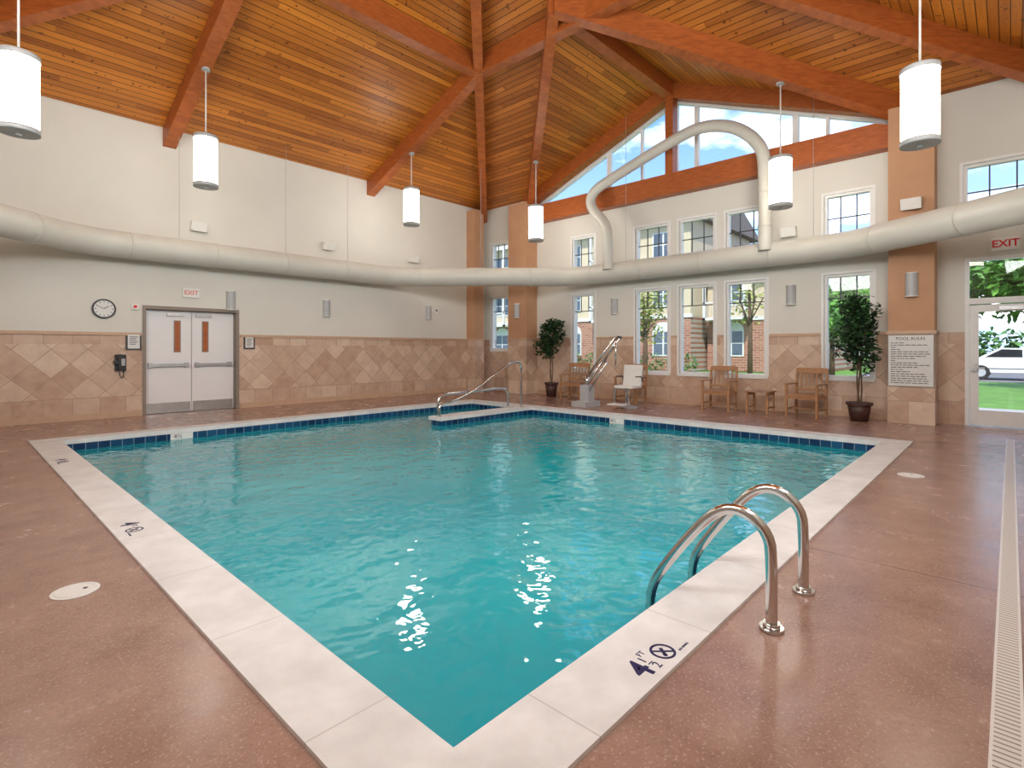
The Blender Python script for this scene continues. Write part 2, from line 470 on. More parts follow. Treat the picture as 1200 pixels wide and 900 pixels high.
# ---- beams
F = 2.4; fx0, fx1, fy0, fy1 = CX-F, CX+F, CY-F, CY+F; fz = e(fx1, CY)
BW, BH = .24, .46
mb = MB()
for c in (cA, cB, cC, cD): mb.beam(c, AP, .2, BH, 'beam')
mb.obj('hip_beams')
mb = MB()
for x in (fx0, fx1):
    mb.beam((x, NY, EH), (x, fy1, fz), BW, BH-.02, 'beam'); mb.beam((x, SY, EH), (x, fy0, fz), BW, BH-.02, 'beam')
for y in (fy0, fy1):
    mb.beam((WX, y, EH), (fx0, y, fz), BW, BH-.02, 'beam')
mb.obj('rafter_beams')
mb = MB()
mb.beam((fx0, fy1, fz), (fx1, fy1, fz), BW, BH-.04, 'beam'); mb.beam((fx0, fy0, fz), (fx1, fy0, fz), BW, BH-.04, 'beam')
mb.beam((fx0, fy0, fz), (fx0, fy1, fz), BW, BH-.04, 'beam'); mb.beam((fx1, fy0, fz), (fx1, fy1, fz), BW, BH-.04, 'beam')
mb.obj('purlin_beams')
mb = MB()
mb.beam(E1, R, .2, BH, 'beam'); mb.beam(E2, R, BW, BH, 'beam'); mb.beam((EX, DC, pk), (fx1, DC, pk), BW, BH-.03, 'beam')
mb.obj('dormer_valley_beams')
mb = MB()
gx = EX-.16
for s_ in (-1, 1):
    mb.beam((gx, DC+s_*DH, EH), (gx, DC, pk), .26, .42, 'beam')
mb.prism([(gx-.14, dy0+.10, 5.12), (gx-.14, dy0+.10, 5.45), (gx-.14, dy0+.55, 5.62), (gx-.14, dy1-.45, 5.62), (gx-.14, dy1-.15, 5.45), (gx-.14, dy1-.15, 5.12)], (.28, 0, 0), 'beam')
mb.box((gx-.12, DC-.1, 5.3), (gx+.12, DC+.1, pk-.3), 'beam')
mb.obj('gable_truss')

# ---- columns
def column(name, x0, x1, y0, y1, zt):
    mb = MB()
    mb.box((x0, y0, 0), (x1, y1, DADO), 'stoneC'); mb.box((x0+.01, y0+.01, DADO), (x1, y1-.01, zt), 'colm')
    mb.box((x0-.02, y0-.02, DADO-.03), (x1, y1+.02, DADO+.03), 'trimtan')
    mb.obj(name)
column('column', 11.85, EX+.02, .97, 1.66, 5.75)
column('column', 11.85, EX+.02, 10.52, 11.28, 5.75)
column('column', 11.55, 11.95, 12.45, NY+.02, 5.80)

# ---- windows
cnt = [0]
def window(x, y0, y1, z0, z1, grid='full', axis='E'):
    cnt[0] += 1
    mb = MB(); f = .055
    def bx(a, b, m):
        mb.box((x+a[0], a[1], a[2]), (x+b[0], b[1], b[2]), m)
    bx((.02, y0, z0), (.14, y0+f, z1), 'white'); bx((.02, y1-f, z0), (.14, y1, z1), 'white')
    bx((.02, y0+f, z0), (.14, y1-f, z0+f), 'white'); bx((.02, y0+f, z1-f), (.14, y1-f, z1), 'white')
    bx((-.04, y0-.03, z0-.05), (.03, y1+.03, z0), 'white')
    t = .05
    bx((-.012, y0-t, z0), (.02, y0, z1+t), 'white'); bx((-.012, y1, z0), (.02, y1+t, z1+t), 'white'); bx((-.012, y0, z1), (.02, y1, z1+t), 'white')
    g = .011
    W = y1-y0; H = z1-z0
    if grid == 'full':
        for k in (1, 2): bx((.07, y0+W*k/3-g, z0+f), (.09, y0+W*k/3+g, z1-f), 'darkmunt')
        bx((.07, y0+f, z0+H/2-g), (.09, y1-f, z0+H/2+g), 'darkmunt')
    elif grid == 'top':
        zz = z1-.48
        for k in (1, 2): bx((.07, y0+W*k/3-g, zz), (.09, y0+W*k/3+g, z1-f), 'darkmunt')
        bx((.07, y0+f, zz-g), (.09, y1-f, zz+g), 'darkmunt')
    bx((.078, y0+f, z0+f), (.084, y1-f, z1-f), 'glass')
    mb.obj('window_%d' % cnt[0])
for k, w in enumerate(winE):
    window(EX, *w, grid='full' if w[2] > 3 else 'top')
cnt[0] += 1
mb = MB(); t = .11
for s_ in (-1, 1):
    y1_ = DC+s_*oh
    mb.prism([(EX+.03, y1_, gb), (EX+.03, DC, op), (EX+.03, DC, op-t), (EX+.03, y1_-s_*t*2.6, gb)], (.12, 0, 0), 'white')
mb.box((EX+.03, DC-oh+.25, gb), (EX+.15, DC+oh-.25, gb+t*.8), 'white')
for yy, w in ((DC, .07), (DC-.55, .05), (3.35, .06), (2.75, .03), (8.0, .06), (7.0, .03)):
    zt = op - SL*abs(yy-DC)-.02
    mb.box((EX+.04, yy-w, gb), (EX+.14, yy+w, zt), 'white')
mb.prism([(EX+.09, DC-oh, gb), (EX+.09, DC, op), (EX+.09, DC+oh, gb)], (.006, 0, 0), 'glass')
mb.obj('window_%d' % cnt[0])

# ---- double door north
mb = MB(); yd = NY+.14
mb.box((dn[0], NY-.02, 0), (dn[0]+.06, NY+.24, dn[3]), 'doorframe'); mb.box((dn[1]-.06, NY-.02, 0), (dn[1], NY+.24, dn[3]), 'doorframe')
mb.box((dn[0]+.06, NY-.02, dn[3]-.07), (dn[1]-.06, NY+.24, dn[3]), 'doorframe')
mid = (dn[0]+dn[1])/2
for s_, a, b_ in ((-1, dn[0]+.07, mid-.006), (1, mid+.006, dn[1]-.07)):
    mb.box((a, yd, .01), (b_, yd+.05, dn[3]-.08), 'doorwhite')
    wc = (a+b_)/2 + (-s_)*.16
    mb.box((wc-.065, yd-.012, 1.28), (wc+.065, yd+.01, 1.96), 'doorframe')
    mb.box((wc-.045, yd-.016, 1.30), (wc+.045, yd-.01, 1.94), 'beam')
    mb.box((a+.05, yd-.07, .98), (b_-.05, yd-.035, 1.04), 'alum'); mb.box((a+.05, yd-.06, .96), (a+.13, yd, 1.06), 'alum'); mb.box((b_-.13, yd-.06, .96), (b_-.05, yd, 1.06), 'alum')
    mb.box((a+.02, yd-.008, .02), (b_-.02, yd+.01, .22), 'alum')
    mb.box((wc-.2, yd-.06, 2.05), (wc+.12, yd, 2.11), 'alum')
mb.obj('door_1')

# ---- exit door east
mb = MB(); y0, y1, f = doorE[0], doorE[1], .06
xd = EX+.06
mb.box((xd-.05, y1-f, 0), (xd+.1, y1, 2.95), 'white'); mb.box((xd-.05, y0, 0), (xd+.1, y0+f, 2.95), 'white')
mb.box((xd-.05, y0+f, 2.89), (xd+.1, y1-f, 2.95), 'white'); mb.box((xd-.05, y0+f, 2.14), (xd+.1, y1-f, 2.24), 'white')
mb.box((xd, y0+f, 2.24), (xd+.006, y1-f, 2.89), 'glass')
ya, yb = y0+f+.005, y1-f-.005
mb.box((xd-.02, yb-.12, .02), (xd+.03, yb, 2.12), 'white'); mb.box((xd-.02, ya, .02), (xd+.03, ya+.12, 2.12), 'white')
mb.box((xd-.02, ya+.12, .02), (xd+.03, yb-.12, .28), 'white'); mb.box((xd-.02, ya+.12, 2.0), (xd+.03, yb-.12, 2.12), 'white')
mb.box((xd, ya+.12, .28), (xd+.006, yb-.12, 2.0), 'glass')
mb.box((xd-.08, yb-.1, .96), (xd-.02, yb-.03, 1.1), 'alum'); mb.box((xd-.1, yb-.2, 1.0), (xd-.06, yb-.03, 1.03), 'alum')
mb.box((xd-.09, ya+.2, 2.02), (xd-.02, ya+.5, 2.08), 'alum')
mb.obj('door_2')
# ---- pool
mb = MB()
D = -1.35
mb.box((PX0-.1, PY0-.1, D-.1), (PX1+.1, PY1+.1, D), 'poolplaster')
zt = -.26
for a, b_ in (((PX0-.1, PY0-.1), (PX0, PY1+.1)), ((PX1, PY0-.1), (PX1+.1, PY1+.1)), ((PX0, PY0-.1), (PX1, PY0)), ((PX0, PY1), (PX1, PY1+.1))):
    mb.box((a[0], a[1], D), (b_[0], b_[1], zt), 'poolplaster'); mb.box((a[0], a[1], zt), (b_[0], b_[1], -.051), 'tile')
mb.box((6.62, 8.10, D), (PX1, 8.40, zt), 'poolplaster'); mb.box((6.62, 8.10, zt), (PX1, 8.40, -.051), 'tile')
for k in range(4):
    mb.box((PX1-.32*(k+1), 8.4, D), (PX1-.32*k, PY1, -.28-.24*k), 'poolplaster')
mb.box((2.55, PY1-.006, -.15), (2.88, PY1+.01, -.052), 'plastic'); mb.box((PX1-.006, 5.62, -.15), (PX1+.01, 5.95, -.052), 'plastic')
pool = mb.obj('swimming_pool')
text('4½', .10, (2.66, PY1-.009, -.10), (math.pi/2, 0, 0), 'navy', pool)
text('4½', .10, (PX1-.009, 5.86, -.10), (math.pi/2, 0, -math.pi/2), 'navy', pool)
mb = MB()
o_, i_ = CW, .0; ct = .018
mb.box((PX0-o_, PY0-o_, -.05), (PX1+o_, PY0+i_, ct), 'coping')
mb.box((PX0-o_, PY1-i_, -.05), (PX1+o_, PY1+o_, ct), 'coping')
mb.box((PX0-o_, PY0+i_, -.05), (PX0+i_, PY1-i_, ct), 'coping')
mb.box((PX1-i_, PY0+i_, -.05), (PX1+o_, PY1-i_, ct), 'coping')
mb.box((6.58, 8.06, -.05), (PX1-i_, 8.44, ct), 'coping')
cop = mb.obj('pool_coping')
mb = MB()
mb.poly([(PX0, PY0, WZ), (PX1, PY0, WZ), (PX1, PY1, WZ), (PX0, PY1, WZ)], 'water')
mb.obj('pool_water', normals=False)

def marker(cx, cy, rz, num, sub):
    mb = MB(); q = .185; qy = .0
    mb.ring((q, qy, 0), .046, .057, .002, 'navy')
    mb.box((q-.045, qy-.005, 0), (q+.045, qy+.005, .002), 'navy', Matrix.Rotation(-.8, 3, 'Z'))
    mb.box((q-.025, qy-.008, 0), (q+.025, qy+.008, .0015), 'navy', Matrix.Rotation(.9, 3, 'Z')); mb.ring((q-.017, qy-.022, 0), 0.001, .010, .0015, 'navy', 12)
    o = mb.obj('depth_marking', (cx, cy, ct), rz)
    def t(body, size, x, y, m='navy', bold=0):
        c = text(body, size, (x, y, .001), (0, 0, 0), m, None, .0008, bold=bold); c.parent = o
    t(num, .16, 0, 0, bold=.003)
    if sub:
        t('1', .06, .062, .03); t('2', .06, .078, -.032); t('–', .06, .070, 0)
        t('FT', .04, .10, .06)
    else: t('FT', .05, .07, .02)
    t('NO DIVING', .016, q+.1, -.05)
marker(1.98, 1.12, 0, '4', True)
marker(.96, 4.90, -math.pi/2, '4', False)
marker(.96, 8.35, -math.pi/2, '4', False)

for (x, y, r) in ((.50, 3.80, .11), (7.05, .78, .12), (-.3, 8.8, .1)):
    mb = MB(); mb.cyl((0, 0, .0005), r, .006, 'plastic', 32); mb.ring((0, 0, .0065), r*.8, r*.85, .002, 'signface')
    mb.cyl((r*.4, 0, .0065), .012, .002, 'dark', 10)
    mb.obj('skimmer_lid', (x, y, 0))
mb = MB(); mb.box((1.5, -.025, .0005), (10.85, .045, .006), 'drain'); mb.box((1.5, -.035, .0005), (10.85, -.025, .007), 'plastic'); mb.box((1.5, .045, .0005), (10.85, .055, .007), 'plastic')
mb.obj('trench_drain')

# ---- ladder rails
mb = MB()
prof = [(.84, 0), (.84, .14), (.84, .31), (.85, .46), (.97, .555), (1.10, .53), (1.25, .36), (1.42, .12), (1.48, .0), (1.49, -.2), (1.49, -1.1)]
for x in (2.72, 3.26):
    mb.tube(smooth_path([(x, y, z-.0) for y, z in prof], 2), .027, 'steel', 18)
    mb.cyl((x, .84, .001), .055, .018, 'steel', 24); mb.cyl((x, .84, .018), .038, .02, 'steel', 24)
for z in (-.35, -.62, -.89): mb.box((2.72, 1.44, z), (3.26, 1.54, z+.03), 'plastic')
mb.obj('pool_ladder')

# ---- stair handrails
mb = MB()
y = 8.2
mb.tube(smooth_path([(9.05, y, .02), (9.05, y, .7), (9.05, y, 1.08), (8.7, y, 1.04), (8.3, y, .86), (7.6, y, .48), (6.95, y, .28), (6.66, y, .28), (6.66, y, .02)], 2), .027, 'steel', 12)
y = 8.32
mb.tube(smooth_path([(8.75, y, .02), (8.75, y, .38), (8.6, y, .48), (8.0, y, .46), (7.1, y, .44), (6.85, y, .44), (6.72, y, .36), (6.72, y, .02)], 2), .027, 'steel', 12)
for (a, b_) in ((9.05, 8.2), (6.66, 8.2), (8.75, 8.32), (6.72, 8.32)): mb.cyl((a, b_, ct), .045, .015, 'steel', 20)
mb.obj('stair_handrail')

# ---- main duct
pts = [(-.72, -.59), (-.72, 10.3), (1.75, 12.45), (8.6, 12.45), (11.95, 8.9), (11.95, 2.35), (10.0, -.59)]
DR = .255
n = len(pts)
Pv = [Vector((a, b_, 3.35)) for a, b_ in pts]
path = [Pv[0]]
for k in range(1, n-1):
    p0, p1, p2 = Pv[k-1], Pv[k], Pv[k+1]
    d0 = (p0-p1).normalized(); d2 = (p2-p1).normalized(); r = .55
    a = p1+d0*r; b_ = p1+d2*r
    for t in (0, .2, .4, .6, .8, 1): path.append(a*(1-t)**2 + p1*2*t*(1-t) + b_*t*t)
path.append(Pv[-1])
mb = MB(); mb.tube(path, DR, 'duct', 32, cap=True)
for k in range(n-1):
    a, b_ = Pv[k], Pv[k+1]; L_ = (b_-a).length; d = (b_-a).normalized()
    q = .7
    while q < L_-.6:
        c = a+d*q; mb.tube([c, c+d*.03], DR+.005, 'duct', 32); q += 1.5
mb.obj('ventilation_duct')
mb = MB()
X = 11.72
br_ = [(X, 3.75, 3.4), (X, 3.75, 5.1), (X, 3.8, 5.6), (X, 4.3, 6.15), (X, 5.0, 6.38), (X, 5.6, 6.32), (X, 7.4, 5.75), (X, 8.1, 5.5), (X, 8.15, 5.1), (X, 7.65, 4.6), (X, 7.6, 4.2), (X, 7.6, 3.4)]
mb.tube(smooth_path(br_, 3), .13, 'duct', 20)
for z in (3.9, 4.6): mb.tube([(X, 3.75, z), (X, 3.75, z+.04)], .138, 'duct', 20)
mb.obj('branch_duct')
mb = MB()
for (x, y) in ((3.3, 12.45), (7.1, 12.45), (10.2, 10.75), (11.95, 7.2), (11.95, 2.9), (5.5, 12.45)):
    z = e(x, y) if not (x > 11 and 1.5 < y < 10.6) else EH+SL*(DH-abs(y-DC))
    mb.tube([(x, y, 3.58), (x, y, z)], .005, 'fixture', 6)
mb.obj('duct_hanger_cables')

# ---- pendant lamps
def pendant(x, y, zc, ztop):
    mb = MB(); h = .46; r = .19
    mb.cyl((0, 0, -h+.05), r, 2*h-.10, 'lamp', 32)
    mb.cyl((0, 0, h-.05), r+.012, .06, 'fixture', 32); mb.cyl((0, 0, -h), r+.012, .06, 'fixture', 32)
    mb.cyl((0, 0, -h-.03), .03, .03, 'fixture', 12)
    mb.cyl((0, 0, h+.01), .06, .08, 'fixture', 16, .02)
    mb.cyl((0, 0, h+.05), .013, ztop-zc-h-.05, 'plastic', 8)
    mb.cyl((0, 0, ztop-zc-.05), .07, .07, 'fixture', 20)
    mb.obj('pendant_lamp', (x, y, zc))
bd = BH-.03
vt = 1.75
pendant(.6, fy1, 4.35, e(.6, fy1)-bd+.02)
pendant(fx0+.03, 10.68, 4.75, e(fx0, 10.68)-bd+.02)
pendant(fx1+.05, 11.05, 4.93, e(fx1, 11.05)-bd+.02)
pendant(EX-vt, dy1-vt, 4.63, EH+SL*vt-bd)
pendant(EX-1.78, dy0+1.78, 4.42, EH+SL*1.78-bd)
pendant(fx1, .80, 4.26, e(fx1, .80)-bd+.02)
pendant(fx0, .80, 4.28, e(fx0, .80)-bd+.02)
pendant(.6, fy0, 4.35, e(.6, fy0)-bd+.02)

# ---- wall sconces / speakers
def sconce(x, y, z, wall):
    mb = MB(); seg = 16; pr = []
    for k in range(seg+1):
        a = math.pi*k/seg; pr.append((.095*math.cos(a), -.11*math.sin(a), -.2))
    mb.prism(pr, (0, 0, .4), 'fixture')
    for zz in (-.215, .2):
        mb.prism([(a*1.08, b_*1.08, zz) for a, b_, c in pr], (0, 0, .015), 'plastic')
    mb.obj('wall_sconce', (x, y, z), 0 if wall == 'N' else -math.pi/2)
for x, z in ((4.42, 2.44), (6.72, 2.4), (10.0, 2.45)): sconce(x, NY, z, 'N')
for y, z in ((7.78, 2.5), (3.42, 2.5)): sconce(EX, y, z, 'E')
sconce(11.86, 1.30, 2.5, 'E'); sconce(11.86, 10.9, 2.5, 'E')
def speaker(x, y, z, wall):
    mb = MB()
    mb.prism([(-.15, 0, -.09), (.15, 0, -.09), (.15, -.05, .1), (-.15, -.05, .1)], (0, -.12, -.03), 'plastic')
    mb.box((-.03, -.1, -.02), (.03, 0, .04), 'plastic')
    mb.obj('wall_speaker', (x, y, z), 0 if wall == 'N' else -math.pi/2)
for x, z in ((3.75, 4.0), (6.75, 4.0), (9.4, 4.0)): speaker(x, NY, z, 'N')
speaker(EX, 3.45, 3.85, 'E'); speaker(11.86, 1.3, 3.95, 'E')
mb = MB(); mb.box((-.06, -.05, -.06), (.06, 0, .06), 'plastic'); mb.cyl((0, -.05, 0), .03, .03, 'red', 12, axis=(0, -1, 0)); mb.obj('fire_alarm_strobe', (2.62, NY, 2.2))
mb = MB(); mb.box((-.05, -.04, -.09), (.05, 0, .09), 'plastic'); mb.box((-.03, -.045, 0), (.03, -.038, .05), 'dark'); mb.obj('thermostat', (10.3, NY, 2.5))

# clock
mb = MB()
mb.cyl((0, 0, 0), .19, .04, 'black', 40, axis=(0, -1, 0)); mb.cyl((0, -.04, 0), .16, .004, 'signface', 40, axis=(0, -1, 0))
for k in range(12):
    a = k*math.pi/6; c = Vector((.135*math.sin(a), -.046, .135*math.cos(a)))
    mb.box((c.x-.006, -.048, c.z-.012), (c.x+.006, -.043, c.z+.012), 'ink', Matrix.Rotation(a, 3, 'Y'))
mb.box((-.006, -.05, 0), (.006, -.046, .09), 'ink', Matrix.Rotation(.9, 3, 'Y'), (0, -.05, 0)); mb.box((-.004, -.052, 0), (.004, -.048, .13), 'ink', Matrix.Rotation(-1.1, 3, 'Y'), (0, -.05, 0))
mb.obj('wall_clock', (2.12, NY, 2.13))
mb = MB()
mb.box((-.09, -.06, -.2), (.09, 0, .12), 'black'); mb.box((-.12, -.12, -.06), (-.05, -.06, .0), 'black'); mb.box((-.05, -.11, -.16), (.0, -.06, .13), 'black')
mb.box((.0, -.07, -.1), (.07, -.06, .04), 'fixture')
mb.tube(smooth_path([(-.03, -.09, -.16), (-.02, -.1, -.32), (.04, -.08, -.34), (.05, -.04, -.2)], 2), .008, 'black', 6)
mb.obj('wall_telephone', (2.38, NY, 1.12))
def notice(x, z, w, h, y=NY):
    mb = MB(); mb.box((-w/2, -.03, -h/2), (w/2, 0, h/2), 'dark'); mb.box((-w/2+.03, -.034, -h/2+.03), (w/2-.03, -.029, h/2-.03), 'signface')
    for k in range(6): mb.box((-w/2+.06, -.036, h/2-.08-k*.03), (w/2-.06-.02*(k % 3), -.033, h/2-.07-k*.03), 'ink')
    mb.obj('framed_notice', (x, y, z))
notice(2.60, 1.50, .26, .34); notice(4.82, 1.5, .24, .3)
mb = MB(); mb.box((-.16, -.05, -.1), (.16, 0, .1), 'plastic'); ob = mb.obj('exit_sign', (3.62, NY, 2.55))
text('EXIT', .13, (3.62, NY-.053, 2.55), (math.pi/2, 0, 0), 'redp', ob, bold=.002)
mb = MB(); mb.box((-.18, -.05, -.11), (.18, 0, .11), 'plastic'); ob = mb.obj('exit_sign', (EX, .07, 3.14), -math.pi/2)
tt = text('EXIT', .17, (0, -.053, 0), (math.pi/2, 0, 0), 'red', bold=.004); tt.parent = ob
mb = MB(); mb.box((-.34, -.02, -.47), (.34, 0, .47), 'doorframe'); mb.box((-.325, -.024, -.455), (.325, -.018, .455), 'signface')
ob = mb.obj('pool_rules_sign', (11.85-.001, 1.315, 1.14), -math.pi/2)
tt = text('POOL RULES', .075, (0, -.026, .395), (math.pi/2, 0, 0), 'ink'); tt.parent = ob
mb = MB(); random.seed(3)
for k in range(19):
    x = -.29; z = .32-k*.04
    while x < .24:
        w = random.uniform(.03, .09); w = min(w, .29-x)
        mb.box((x, -.0262, z-.006), (x+w, -.0238, z+.006), 'ink'); x += w+.014
        if random.random() < .07: break
lo = mb.obj('rules_text'); lo.parent = ob

# ---- chairs
def chair(x, y, rz, z=0):
    mb = MB(); w, d = .56, .54
    m_ = 'chairwood'
    for sx in (-1, 1):
        mb.box((sx*w/2-.022, -d/2, 0), (sx*w/2+.022, -d/2+.045, .64), m_)
        mb.box((sx*w/2-.022, d/2-.045, 0), (sx*w/2+.022, d/2, .46), m_)
        mb.box((sx*w/2-.022, d/2-.045, .44), (sx*w/2+.022, d/2, .96), m_, Matrix.Rotation(-.14, 3, 'X'), (0, d/2, .44))
        mb.box((sx*w/2-.03, -d/2-.03, .64), (sx*w/2+.03, d/2+.02, .665), m_)
        mb.box((sx*w/2-.015, -d/2+.04, .36), (sx*w/2+.015, d/2-.04, .42), m_)
        mb.box((sx*w/2-.012, -d/2+.04, .14), (sx*w/2+.012, d/2-.04, .175), m_)
    mb.box((-w/2, -d/2+.005, .36), (w/2, -d/2+.03, .42), m_); mb.box((-w/2, d/2-.03, .36), (w/2, d/2-.005, .42), m_)
    mb.box((-w/2, -.012, .145), (w/2, .012, .17), m_)
    for k in range(7):
        yy = -d/2-.01+k*.078; mb.box((-w/2+.024, yy, .42), (w/2-.024, yy+.06, .44), m_)
    R_ = Matrix.Rotation(-.14, 3, 'X'); pv = (0, d/2, .44)
    for z0, z1 in ((.86, .97), (.50, .55)): mb.box((-w/2+.02, d/2-.035, z0), (w/2-.02, d/2-.012, z1), m_, R_, pv)
    for k in range(5):
        xx = -w/2+.09+k*(w-.18)/4; mb.box((xx-.014, d/2-.03, .55), (xx+.014, d/2-.016, .86), m_, R_, pv)
    mb.obj('wooden_armchair', (x, y, z), rz, .004)
q = -math.pi/2
chair(11.75, 4.72, q+.05); chair(11.75, 2.98, q-.1); chair(11.7, 8.65, q+.15); chair(11.75, 6.95, q)
mb = MB()
for sx in (-1, 1):
    for sy in (-1, 1): mb.box((sx*.2-.02, sy*.2-.02, 0), (sx*.2+.02, sy*.2+.02, .44), 'chairwood')
for k in range(6): mb.box((-.25, -.25+k*.085, .45), (.25, -.25+k*.085+.072, .475), 'chairwood')
for sy in (-1, 1):
    mb.box((-.22, sy*.2-.012, .38), (.22, sy*.2+.012, .45), 'chairwood'); mb.box((-.2, sy*.2-.01, .12), (.2, sy*.2+.01, .15), 'chairwood')
mb.obj('side_table', (11.75, 3.85, 0), 0, .003)

# ---- plants
def potted_tree(x, y, h, name, blobs, leaf, potr=.2, poth=.34, stem_h=1.0):
    mb = MB()
    mb.cyl((0, 0, 0), potr*.72, poth, 'pot', 28, potr); mb.ring((0, 0, poth-.04), potr*.9, potr*1.1, .05, 'pot'); mb.cyl((0, 0, poth-.03), potr*.9, .015, 'soil', 20)
    for k in range(3):
        a = k*2.1
        mb.tube(smooth_path([(.03*math.cos(a), .03*math.sin(a), poth-.02), (.05*math.cos(a+1), .05*math.sin(a+1), poth+.3), (.03*math.cos(a+2), .03*math.sin(a+2), stem_h), (.18*math.cos(a), .18*math.sin(a), stem_h+(h-stem_h)*.6)], 2), .014, 'bark', 7)
    for c, rd, n_ in blobs: mb.leaves(c, rd, n_, leaf, 'leafd', .15)
    mb.obj(name, (x, y, 0))
potted_tree(11.75, 2.08, 2.4, 'potted_ficus_tree', [((0, .02, 1.7), (.36, .32, .62), 800), ((.05, -.05, 1.25), (.3, .3, .4), 320), ((-.1, .1, 2.1), (.24, .24, .3), 260), ((-.2, .2, 1.5), (.22, .25, .4), 180), ((.05, -.15, 2.0), (.18, .2, .35), 120)], .065, stem_h=1.1)
potted_tree(11.7, 9.45, 2.25, 'potted_plant', [((0, 0, 1.75), (.38, .42, .42), 560), ((-.1, .1, 1.4), (.32, .4, .35), 330), ((0, -.1, 2.0), (.3, .3, .22), 190)], .085, .18, .4, 1.2)

# ---- pool lift
mb = MB()
mb.box((-.35, -.2, 0), (.25, .2, .12), 'fixture')
mb.box((-.12, -.12, .12), (.12, .12, .5), 'fixture')
mb.tube([(0, 0, .4), (0, 0, .75)], .05, 'steel', 12)
for s_ in (-.07, .07):
    mb.tube([(.0, s_, .6), (-.1, s_-.9, 1.62)], .028, 'steel', 10)
    mb.tube([(-.05, s_+.05, .25), (-.12, s_-.55, 1.05)], .024, 'steel', 10)
mb.tube([(-.1, -.9, 1.62), (-.12, -.55, 1.05)], .024, 'steel', 10)
mb.tube([(-.1, -.9, 1.62), (-.1, -1.0, 1.6)], .03, 'dark', 10)
mb.tube([(-.1, -.85, 1.58), (-.1, -.85, .95)], .02, 'steel', 10)
o1 = mb.obj('pool_lift', (10.45, 7.35, 0), 0)
mb = MB()
mb.box((-.24, -.22, .46), (.2, .24, .52), 'plastic')
mb.box((.16, -.22, .5), (.23, .24, .98), 'plastic', Matrix.Rotation(.12, 3, 'Y'))
mb.box((-.62, -.17, .1), (-.34, .19, .13), 'plastic'); mb.box((-.36, -.16, .1), (-.33, -.12, .48), 'steel'); mb.box((-.36, .14, .1), (-.33, .18, .48), 'steel')
mb.box((-.35, -.16, .44), (-.2, .18, .47), 'steel')
mb.tube([(0, 0, .46), (0, 0, .02)], .035, 'steel', 12); mb.cyl((0, 0, 0), .2, .03, 'fixture', 20)
for s_ in (-.24, .26): mb.tube(smooth_path([(.18, s_, .6), (.18, s_, .72), (-.12, s_, .72)], 1), .014, 'dark', 8)
o2 = mb.obj('lift_seat', (10.75, 6.4, 0), 0, .01)
o2.parent = o1; o2.matrix_parent_inverse = Matrix.Translation((-10.45, -7.35, 0))

# ------------------------------------------------------------------ exterior
mb = MB()
mb.poly([(EX+.25, -70, -.04), (120, -70, -.04), (120, 110, -.04), (EX+.25, 110, -.04)], 'grass'); mb.obj('lawn', normals=False)
mb = MB(); mb.box((30, -60, -.035), (42, 6, -.02), 'asphalt'); mb.obj('parking_lot')
mb = MB(); mb.box((EX+.25, -.9, -.035), (15, .9, 0), 'concrete'); mb.box((15, -12, -.035), (16.3, 30, 0), 'concrete'); mb.obj('footpath')
def building(name, X, y0, y1, zt, brick_to, nwin, floors):
    mb = MB()
    mb.box((X, y0, 0), (X+10, y1, brick_to), 'brick'); mb.box((X+.02, y0, brick_to), (X+10, y1, zt), 'siding')
    mb.box((X-.08, y0-.1, brick_to-.12), (X+.1, y1, brick_to+.1), 'extwhite')
    mb.prism([(X-.6, y0-.5, zt), (X+11, y0-.5, zt), (X+5, y0-.5, zt+2.6)], (0, y1-y0+1, 0), 'roofgrey')
    mb.box((X-.62, y0-.5, zt-.15), (X-.5, y1+.5, zt+.12), 'extwhite')
    st = (y1-y0)/nwin
    for k in range(nwin):
        yc = y0+st*(k+.5)
        for f_ in range(floors):
            z0 = .9+3.1*f_
            if k % 3 == 1 and f_ > 0:
                mb.box((X-1.2, yc-1.3, z0-.9), (X+.02, yc+1.3, z0-.75), 'extwhite')
                for j in range(14): mb.box((X-1.18, yc-1.25+j*.19, z0-.75), (X-1.15, yc-1.22+j*.19, z0+.15), 'extwhite')
                mb.box((X-1.2, yc-1.3, z0+.12), (X-1.12, yc+1.3, z0+.2), 'extwhite')
                for s_ in (-1.3, 1.15): mb.box((X-1.2, yc+s_, z0-.9), (X-1.05, yc+s_+.15, min(z0+2.2, zt)), 'extwhite')
            mb.box((X-.05, yc-.75, z0), (X+.03, yc+.75, z0+1.6), 'extwhite')
            for s_ in (-1, 1):
                for h_ in (0, 1): mb.box((X-.07, yc+s_*.36-.3, z0+.1+h_*.75), (X-.045, yc+s_*.36+.3, z0+.1+h_*.75+.68), 'bldwin')
            if f_ == 0:
                pr = [(X-.05, yc+.75*math.cos(math.pi*j/10), z0+1.6+.55*math.sin(math.pi*j/10)) for j in range(11)]
                mb.prism(pr, (.08, 0, 0), 'extwhite')
    mb.obj(name)
building('apartment_building', 31, 14.2, 46, 9.4, 3.4, 9, 3)
building('apartment_building', 33, 8.0, 14.0, 6.0, 3.2, 2, 2)
def tree(x, y, h, r, mat, n_=1600, ls=.16):
    mb = MB()
    mb.tube([(0, 0, 0), (.05, 0, h*.35), (0, .05, h*.8)], .1, 'bark', 8, radii=[.12, .09, .04])
    for k in range(5):
        a = k*1.3; mb.tube([(0, 0, h*.35+.1*k), (r*.5*math.cos(a), r*.5*math.sin(a), h*.6)], .03, 'bark', 6)
        mb.leaves((r*.4*math.cos(a), r*.4*math.sin(a), h*(.52+.07*k)), (r*.65, r*.65, h*.2), n_//5, ls, mat, .1)
    mb.obj('tree', (x, y, 0))
tree(19, 10.6, 4.3, 1.0, 'leafy', 800, .12)
tree(26, 5.6, 4.4, 2.0, 'leafo', 2200, .2); tree(23, 3.6, 3.9, 1.7, 'leafo', 2000, .18)
